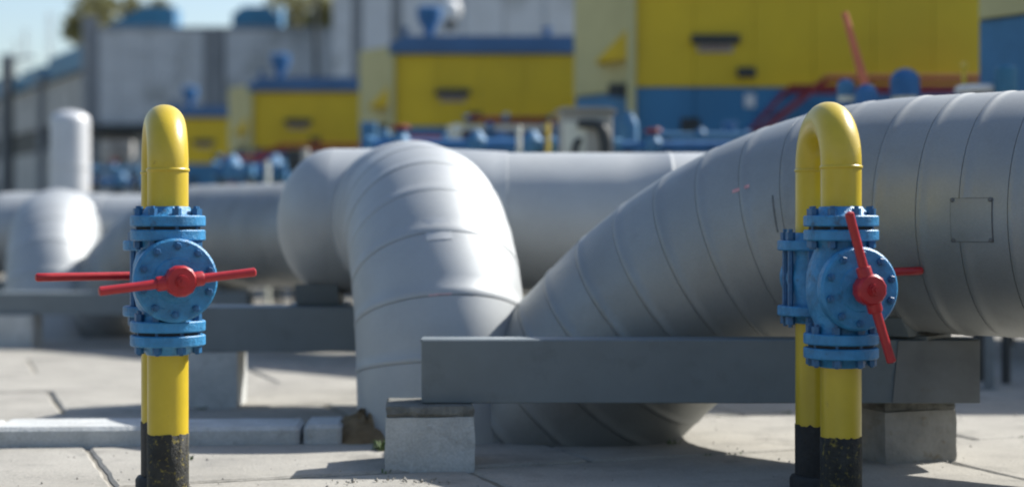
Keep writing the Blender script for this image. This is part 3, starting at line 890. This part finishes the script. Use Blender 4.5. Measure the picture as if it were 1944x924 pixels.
# blue cylinder valve actuator
c = P(1195, 290, 9.4); root = thing('gas_cylinder', (c.x, 9.4, 0), 'blue upright cylinder right of the beige cabinet', 'cylinder')
zt = P(0, 212, 9.4).z
m = MB(); m.lathe([(.048, .7), (.053, .74), (.053, zt - .09), (.046, zt - .05), (.022, zt - .02), (.018, zt)], n=18); part('body', m.mesh('body', M['f_lblue']), root)
m = MB(); m.lathe([(.06, 0), (.05, .70)], n=12); part('stand', m.mesh('stand', M['f_blue']), root)
for zz in (.95, 1.12): 
    m = MB(); m.lathe([(.0525, 0), (.056, .004), (.056, .024), (.0525, .028)], (0, 0, zz), n=18, close=False); part('hoop', m.mesh('hoop', M['f_blue']), root)

# beige cabinet with black duct
d = 9.0; c = P(1113, 300, d)
root = thing('equipment_cabinet', (c.x, d, 0), 'beige cabinet with black curved duct behind the middle silver pipe', 'cabinet')
hw = 50 / 3000 * d; zt = P(0, 211, d).z
addbox(root, 'body', -hw, hw, 0, .30, .0, zt, 'beige', .012)
m = MB(); m.prism([(-hw - .03, 0), (hw + .03, 0), (hw * .9, .018), (-hw * .9, .018)], -.03, .33, 'xz'); part('roof', m.mesh('roof', M['beige'], False), root, (0, 0, zt + .002))
zz = P(0, 236, d).z
m = MB(); m.tube([(-.05, -.03, zz), (.03, -.035, zz), (.075, -.035, zz - .012), (.10, -.035, zz - .05), (.112, -.035, zz - .11), (.112, -.035, zz - .5)], [.022, .024, .03, .036, .036, .036], 12); part('duct', m.mesh('duct', M['dark']), root)
m = MB(); m.tube([(-.065, -.025, zz - .45), (-.065, -.025, zz - .13), (-.05, -.02, zz - .10), (-.035, .01, zz - .09)], .020, 10); part('hose', m.mesh('hose', M['dark']), root)
addbox(root, 'door', -hw + .02, -.0, -.006, -.0005, .15, zt - .06, 'pale', .002)

# big orange lever valve, domes and plate above the largest pipe
def base_vessel(px, ytop, wpx, d, mt, label, name, cat, dome=True):
    c = P(px, ytop, d); r = wpx / 3000 * d / 2; zt = c.z
    root = thing(name, (c.x, d, 0), label, cat)
    m = MB()
    if dome:
        pr = [(r * .98, zt - r * 1.9), (r, zt - r * .95)] + [(r * math.cos(t), zt - r * .9 + r * .9 * math.sin(t)) for t in [math.radians(12 * k) for k in range(0, 8)]]
    else:
        pr = [(r, zt - r * 2.4), (r, zt - r * .5), (r * .6, zt)]
    m.lathe(pr, n=22); part('dome', m.mesh('dome', M[mt], True, 60), root)
    m = MB(); m.lathe([(r * .85, zt - r * 2.6), (r * .92, zt - r * 1.93)], n=18); part('collar', m.mesh('collar', M['pale']), root)
    m = MB(); m.lathe([(r * .7, 0), (r * .7, zt - r * 2.62)], n=14); part('stem', m.mesh('stem', M['f_blue']), root)
    return root
base_vessel(1718, 130, 56, 7.4, 'f_blue', 'round blue dome showing above the largest pipe', 'blue_vessel', 'vessel')
base_vessel(1606, 150, 34, 7.6, 'f_lblue', 'small light blue cap beside the top of the right valve stand', 'blue_vessel', 'vessel')
d = 7.2
c = P(1645, 172, d); root = thing('lever_valve', (c.x, d, 0), 'blue valve with long faded orange lever raised above the largest pipe', 'valve')
t0 = P(1643, 165, d) - Vector((c.x, d, 0)); t1 = P(1603, 24, d) - Vector((c.x, d, 0))
m = MB(); m.tube([t0, t0.lerp(t1, .5), t1], [.0215, .018, .0135], 10); part('lever', m.mesh('lever', M['orange']), root)
m = MB(); m.lathe([(.035, 0), (.035, t0.z - .12), (.05, t0.z - .10), (.05, t0.z - .02), (.025, t0.z + .01)], n=14); part('body', m.mesh('body', M['f_blue']), root)
d = 7.0; c = P(1857, 170, d); root = thing('vent_cap', (c.x, d, 0), 'white round plate with thin yellow rod above the largest pipe', 'vent')
m = MB(); m.lathe([(.02, c.z - .02), (.10, c.z - .015), (.105, c.z + .004), (.085, c.z + .018), (.02, c.z + .022)], n=24); part('plate', m.mesh('plate', M['white']), root)
m = MB(); m.lathe([(.03, 0), (.03, c.z - .016)], n=12); part('stem', m.mesh('stem', M['dark']), root)
xx = (1830 - 1857) / 3000 * d
m = MB(); m.lathe([(.010, c.z + .018), (.010, c.z + .085), (.017, c.z + .095), (.017, c.z + .115), (.008, c.z + .12)], (xx, 0, 0), n=8); part('rod', m.mesh('rod', M['yellow']), root)
d = 6.9; c = P(1910, 126, d); root = thing('dark_drum', (c.x, d, 0), 'dark teal drum on a stem near the right edge above the largest pipe', 'drum')
m = MB(); m.lathe([(.046, c.z - .13), (.05, c.z - .12), (.05, c.z - .012), (.04, c.z)], n=18); part('drum', m.mesh('drum', M['teal']), root)
m = MB(); m.lathe([(.02, 0), (.02, c.z - .131)], n=10); part('stem', m.mesh('stem', M['dark']), root)

# ------------------------------------------------------------------ upright tank at left
d = 14.0; c = P(133, 360, d); r = 37 / 3000 * d; zt = P(0, 210, d).z
root = thing('storage_tank', (c.x, d, 0), 'pale upright cylindrical tank with domed top at left', 'tank')
m = MB(); m.lathe([(r, .25), (r, zt - r * .55)] + [(r * math.cos(t), zt - r * .55 + r * .55 * math.sin(t)) for t in [math.radians(11 * k) for k in range(1, 9)]], n=32); part('shell', m.mesh('shell', M['tank'], True, 60), root)
for zz in (.7, 1.2):
    m = MB(); m.lathe([(r - .001, 0), (r + .006, .004), (r + .006, .03), (r - .001, .034)], (0, 0, zz), n=32, close=False); part('hoop', m.mesh('hoop', M['tank']), root)
for k in range(4):
    a = .8 + k * math.pi / 2
    addbox(root, 'leg', math.cos(a) * r * .8 - .02, math.cos(a) * r * .8 + .02, math.sin(a) * r * .8 - .02, math.sin(a) * r * .8 + .02, 0, .26, 'dark')

# ------------------------------------------------------------------ grey works hall in the background
d = 36.0
cx = P(168, 0, d).x
root = thing('works_hall', (cx, d, 0), 'long grey concrete hall across the left background, its side running back to the left', 'building')
zt = P(0, 57, d).z; zb = P(0, 236, d).z
Wd = (P(640, 0, d).x - cx)
addbox(root, 'core', .06, Wd, .25, 6, 0, zt - .05, 'wall_dark')
xs = [0, .68, 1.36, 2.05, 2.62]
nrow = 4
for k in range(4):
    for q in range(nrow):
        z0 = zb + (zt - zb) * q / nrow; z1 = zb + (zt - zb) * (q + 1) / nrow
        addbox(root, 'wall_panel', xs[k] + .004, xs[k + 1] - .004, 0, .2, z0 + .003, z1 - .003, 'wall_panel', .008)
addbox(root, 'column', 2.63, 3.08, -.06, .2, 0.3, zt + .06, 'wall_dark', .01)
x_ = 3.1
for k in range(3):
    for q in range(nrow):
        z0 = zb + (zt - zb) * q / nrow; z1 = zb + (zt - zb) * (q + 1) / nrow
        addbox(root, 'wall_panel', x_ + k * .82 + .004, x_ + (k + 1) * .82 - .004, 0, .2, z0 + .003, z1 - .003, 'wall_panel', .008)
addbox(root, 'canopy', -.1, Wd, -.35, .2, zb - .22, zb - .02, 'dark', .02)
for k in range(7):
    addbox(root, 'lower_panel', k * .8 + .02, (k + 1) * .8 - .02, .06, .22, 0.0, zb - .24, 'wall_side', .01)
addbox(root, 'parapet', -.03, Wd, -.03, .26, zt + .002, zt + .07, 'wall_dark', .01)
# receding side, along (-0.56, 1)
e = Vector((-0.56, 1, 0)).normalized(); ang = math.atan2(e.y, e.x)
mt = Matrix.Rotation(ang, 4, 'Z')
BAY = 4.5
for k in range(8):
    u0, u1 = k * BAY, (k + 1) * BAY
    def side(nm, x0, x1, y0, y1, z0, z1, mtl):
        m = MB(); m.box(x0, x1, y0, y1, z0, z1); part(nm, m.mesh(nm, M[mtl], False), root, mtx=mt)
    for q in range(2):
        side('side_panel', u0 + q * BAY / 2 + .03, u0 + (q + 1) * BAY / 2 - .03, -.3, -.02, 3.22, zt - .9, 'wall_side')
        side('lower_panel', u0 + q * BAY / 2 + .03, u0 + (q + 1) * BAY / 2 - .03, -.3, -.02, 0, 2.62, 'wall_side')
    side('side_opening', u0 + .02, u1 - .02, -.3, -.06, 2.63, 3.21, 'dark')
    side('pillar', u0 - .13, u0 + .13, -.2, .12, 0, zt + .3 if k % 2 == 0 else zt - .7, 'wall_dark')
    side('roof_light', u0 + .3, u1 - (.5 if k % 2 == 0 else 1.9), -.55, -.01, zt - .86, zt - .28 - .1 * (k % 2), 'teal')
m = MB(); m.box(0, 34, -.28, .10, zt - .896, zt - .865); part('side_ledge', m.mesh('side_ledge', M['dark'], False), root, mtx=mt)

# blue ducts on the hall roof
def roof_duct(x0, x1, y0, y1, label, slope):
    dd = 37.0; a = P(x0, y1, dd); b = P(x1, y0, dd)
    root = thing('roof_ventilator', (a.x, dd, zt + .02), label, 'ventilator', 'blue ventilators on the hall roof')
    w_, h_ = b.x - a.x, b.z - (zt + .02)
    if slope:
        poly = [(0, 0), (w_, 0), (w_, h_), (w_ * .62, h_), (w_ * .1, h_ * .28)]
    else:
        poly = [(0, 0), (w_, 0), (w_, h_ * .72), (w_ * .82, h_), (w_ * .25, h_), (0, h_ * .7)]
    m = MB(); m.prism(poly, 0, .7); part('cowl', m.mesh('cowl', M['teal'], False), root)
    m = MB(); m.prism([(w_ + .003, h_ * .06), (w_ + .09, h_ * .06), (w_ + .09, h_ * .97), (w_ + .003, h_ * .97)], -.02, .72); part('end_rim', m.mesh('end_rim', M['f_lblue'], False), root)
roof_duct(185, 325, 12, 57, 'sloping blue ventilator on the roof of the grey hall, left of its dark column', True)
roof_duct(440, 525, 12, 57, 'blunt blue ventilator on the roof of the grey hall, right of its dark column', False)

# taller grey block
d = 33.0
a = P(630, 0, d); b = P(1130, 0, d)
root = thing('tall_block', (a.x, d, 0), 'taller grey building rising out of the picture behind the middle yellow buildings', 'building')
Wd2 = b.x - a.x
addbox(root, 'core', .02, Wd2, .12, 5, 0, 7.4, 'wall_dark')
tx = [0, .42, .62, 1.25, 1.45, 2.2, 2.75, 3.6, 4.45, Wd2]
for k in range(len(tx) - 1):
    for q in range(4):
        addbox(root, 'wall_panel', tx[k] + .01, tx[k + 1] - .01, 0 if k % 2 == 0 else .05, .12, q * 1.85 + .01, (q + 1) * 1.85 - .01, 'wall_panel' if k not in (1, 3) else 'wall_dark')
addbox(root, 'coping', -.02, Wd2 + .02, -.05, .3, 7.41, 7.52, 'wall_dark')

# lamp, masts
def lamp(px, ytop, d, globe, label, wpx):
    c = P(px, ytop, d); r = wpx / 3000 * d / 2
    root = thing('street_lamp', (c.x, d, 0), label, 'lamp post')
    m = MB(); m.lathe([(r, 0), (r, c.z * .2), (r * .7, c.z)], n=10); part('pole', m.mesh('pole', M['dark' if not globe else 'wall_panel']), root)
    if globe:
        g_ = 21 / 3000 * d
        m = MB(); m.lathe([(g_ * math.cos(t), c.z + g_ * .8 + g_ * math.sin(t)) for t in [math.radians(-80 + 16 * k) for k in range(11)]], n=20); part('globe', m.mesh('globe', M['white'], True, 60), root)
        m = MB(); m.lathe([(g_ * .4, c.z - .18), (g_ * .6, c.z - .05)], n=12); part('collar', m.mesh('collar', M['dark']), root)
    else:
        m = MB(); m.tube([(0, 0, c.z - .05), (.12, -.05, c.z + .06), (.42, -.2, c.z + .10)], .03, 8); part('arm', m.mesh('arm', M['dark']), root)
        addbox(root, 'lamp_head', .40, .72, -.27, -.16, c.z + .07, c.z + .14, 'wall_panel', .01)
lamp(855, 36, 24.0, True, 'white globe lamp over the roof of the building behind the middle elbow', 10)
lamp(600, -20, 31.0, False, 'dark lamp post in front of the right end of the grey hall', 12)
def mast(px, ytop, d, label):
    c = P(px, ytop, d)
    root = thing('lattice_mast', (c.x, d, 0), label, 'mast', 'thin masts beyond the grey hall')
    for sx in (-1, 1):
        m = MB(); m.tube([(sx * .12, 0, 0), (sx * .07, 0, c.z)], .03, 6); part('leg', m.mesh('leg', M['wall_panel']), root)
    m = MB()
    for k in range(26):
        z0 = c.z * k / 26; z1 = c.z * (k + 1) / 26; s = 1 if k % 2 else -1
        m.tube([(s * .11, 0, z0), (-s * .10, 0, z1)], .015, 5)
    part('bracing', m.mesh('bracing', M['wall_panel']), root)
mast(95, 25, 70, 'tallest thin mast beyond the grey hall at upper left')
mast(48, 55, 80, 'lower thin mast near the upper left corner')
mast(30, 75, 90, 'shortest thin mast near the left edge of the sky')
lamp(20, 118, 40.0, False, 'dark pole rising at the far left edge before the receding hall side', 14)

# ------------------------------------------------------------------ trees
def tree(px, ytop, d, rpx, label, seed):
    rnd = random.Random(seed)
    c = P(px, ytop, d); R = rpx / 3000 * d; zt = c.z
    root = thing('tree', (c.x, d, 0), label, 'tree', 'trees beyond the grey hall')
    m = MB(); m.tube([(0, 0, 0), (.05, 0, zt * .4), (-.03, .03, zt * .75), (0, 0, zt * .95)], [.2, .15, .09, .03], 9)
    tips = []
    for k in range(9):
        a = rnd.uniform(0, 6.28); z0 = zt * rnd.uniform(.45, .8); L = R * rnd.uniform(.5, .95)
        e_ = Vector((math.cos(a) * L, math.sin(a) * L, z0 + L * rnd.uniform(.3, .9)))
        m.tube([(0, 0, z0), Vector((0, 0, z0)).lerp(e_, .5) + Vector((0, 0, .08)), e_], [.07, .045, .015], 6); tips.append(e_)
    part('trunk', m.mesh('trunk', M['bark']), root)
    m = MB()
    cl = [t for t in tips] + [Vector((rnd.gauss(0, R * .45), rnd.gauss(0, R * .45), zt - R * rnd.uniform(.2, 1.9))) for _ in range(34)]
    for q in cl:
        cr = R * rnd.uniform(.16, .34)
        for _ in range(70):
            p = q + Vector((rnd.gauss(0, cr * .6), rnd.gauss(0, cr * .6), rnd.gauss(0, cr * .5)))
            if p.z > zt: continue
            s = rnd.uniform(.05, .12); u = Vector((rnd.gauss(0, 1), rnd.gauss(0, 1), rnd.gauss(0, 1))).normalized(); v = u.orthogonal().normalized()
            m.add([p - u * s, p + v * s * .55, p + u * s, p - v * s * .55], [(0, 1, 2, 3)])
    part('crown', m.mesh('crown', M['leaf'], False), root)
tree(195, -14, 48, 52, 'olive tree beyond the left end of the grey hall', 1)
tree(255, -6, 50, 42, 'olive tree behind the sloping blue ventilator', 5)
tree(570, -30, 46, 60, 'tall olive tree behind the right end of the grey hall', 2)
tree(622, -10, 45, 40, 'olive tree between the lamp post and the taller grey building', 3)
tree(148, 30, 60, 24, 'small distant tree left of the hall corner', 4)

# ------------------------------------------------------------------ unseen leaf screen, added as dark surroundings to darken the cladding's reflections
rnd = random.Random(11); m = MB()
for k in range(8000):
    x = rnd.uniform(-75, 75); y = -34 - abs(rnd.gauss(0, 3)); hh = 6.5 + 1.6 * math.sin(x * .23) + 1.1 * math.sin(x * .71 + 1) + rnd.gauss(0, .5)
    if k % 5 < 2:
        x, y = -40 - abs(rnd.gauss(0, 3)), rnd.uniform(-36, 9)
    p = Vector((x, y, hh * math.sqrt(rnd.random()))); s_ = rnd.uniform(.35, .8)
    u = Vector((rnd.gauss(0, 1), rnd.gauss(0, 1), rnd.gauss(0, 1))).normalized(); v = u.orthogonal().normalized()
    m.add([p - u * s_, p + v * s_ * .6, p + u * s_, p - v * s_ * .6], [(0, 1, 2, 3)])
o = bpy.data.objects.new('wood', m.mesh('wood', M['leaf'], False)); link(o); meta(o, kind='stuff')
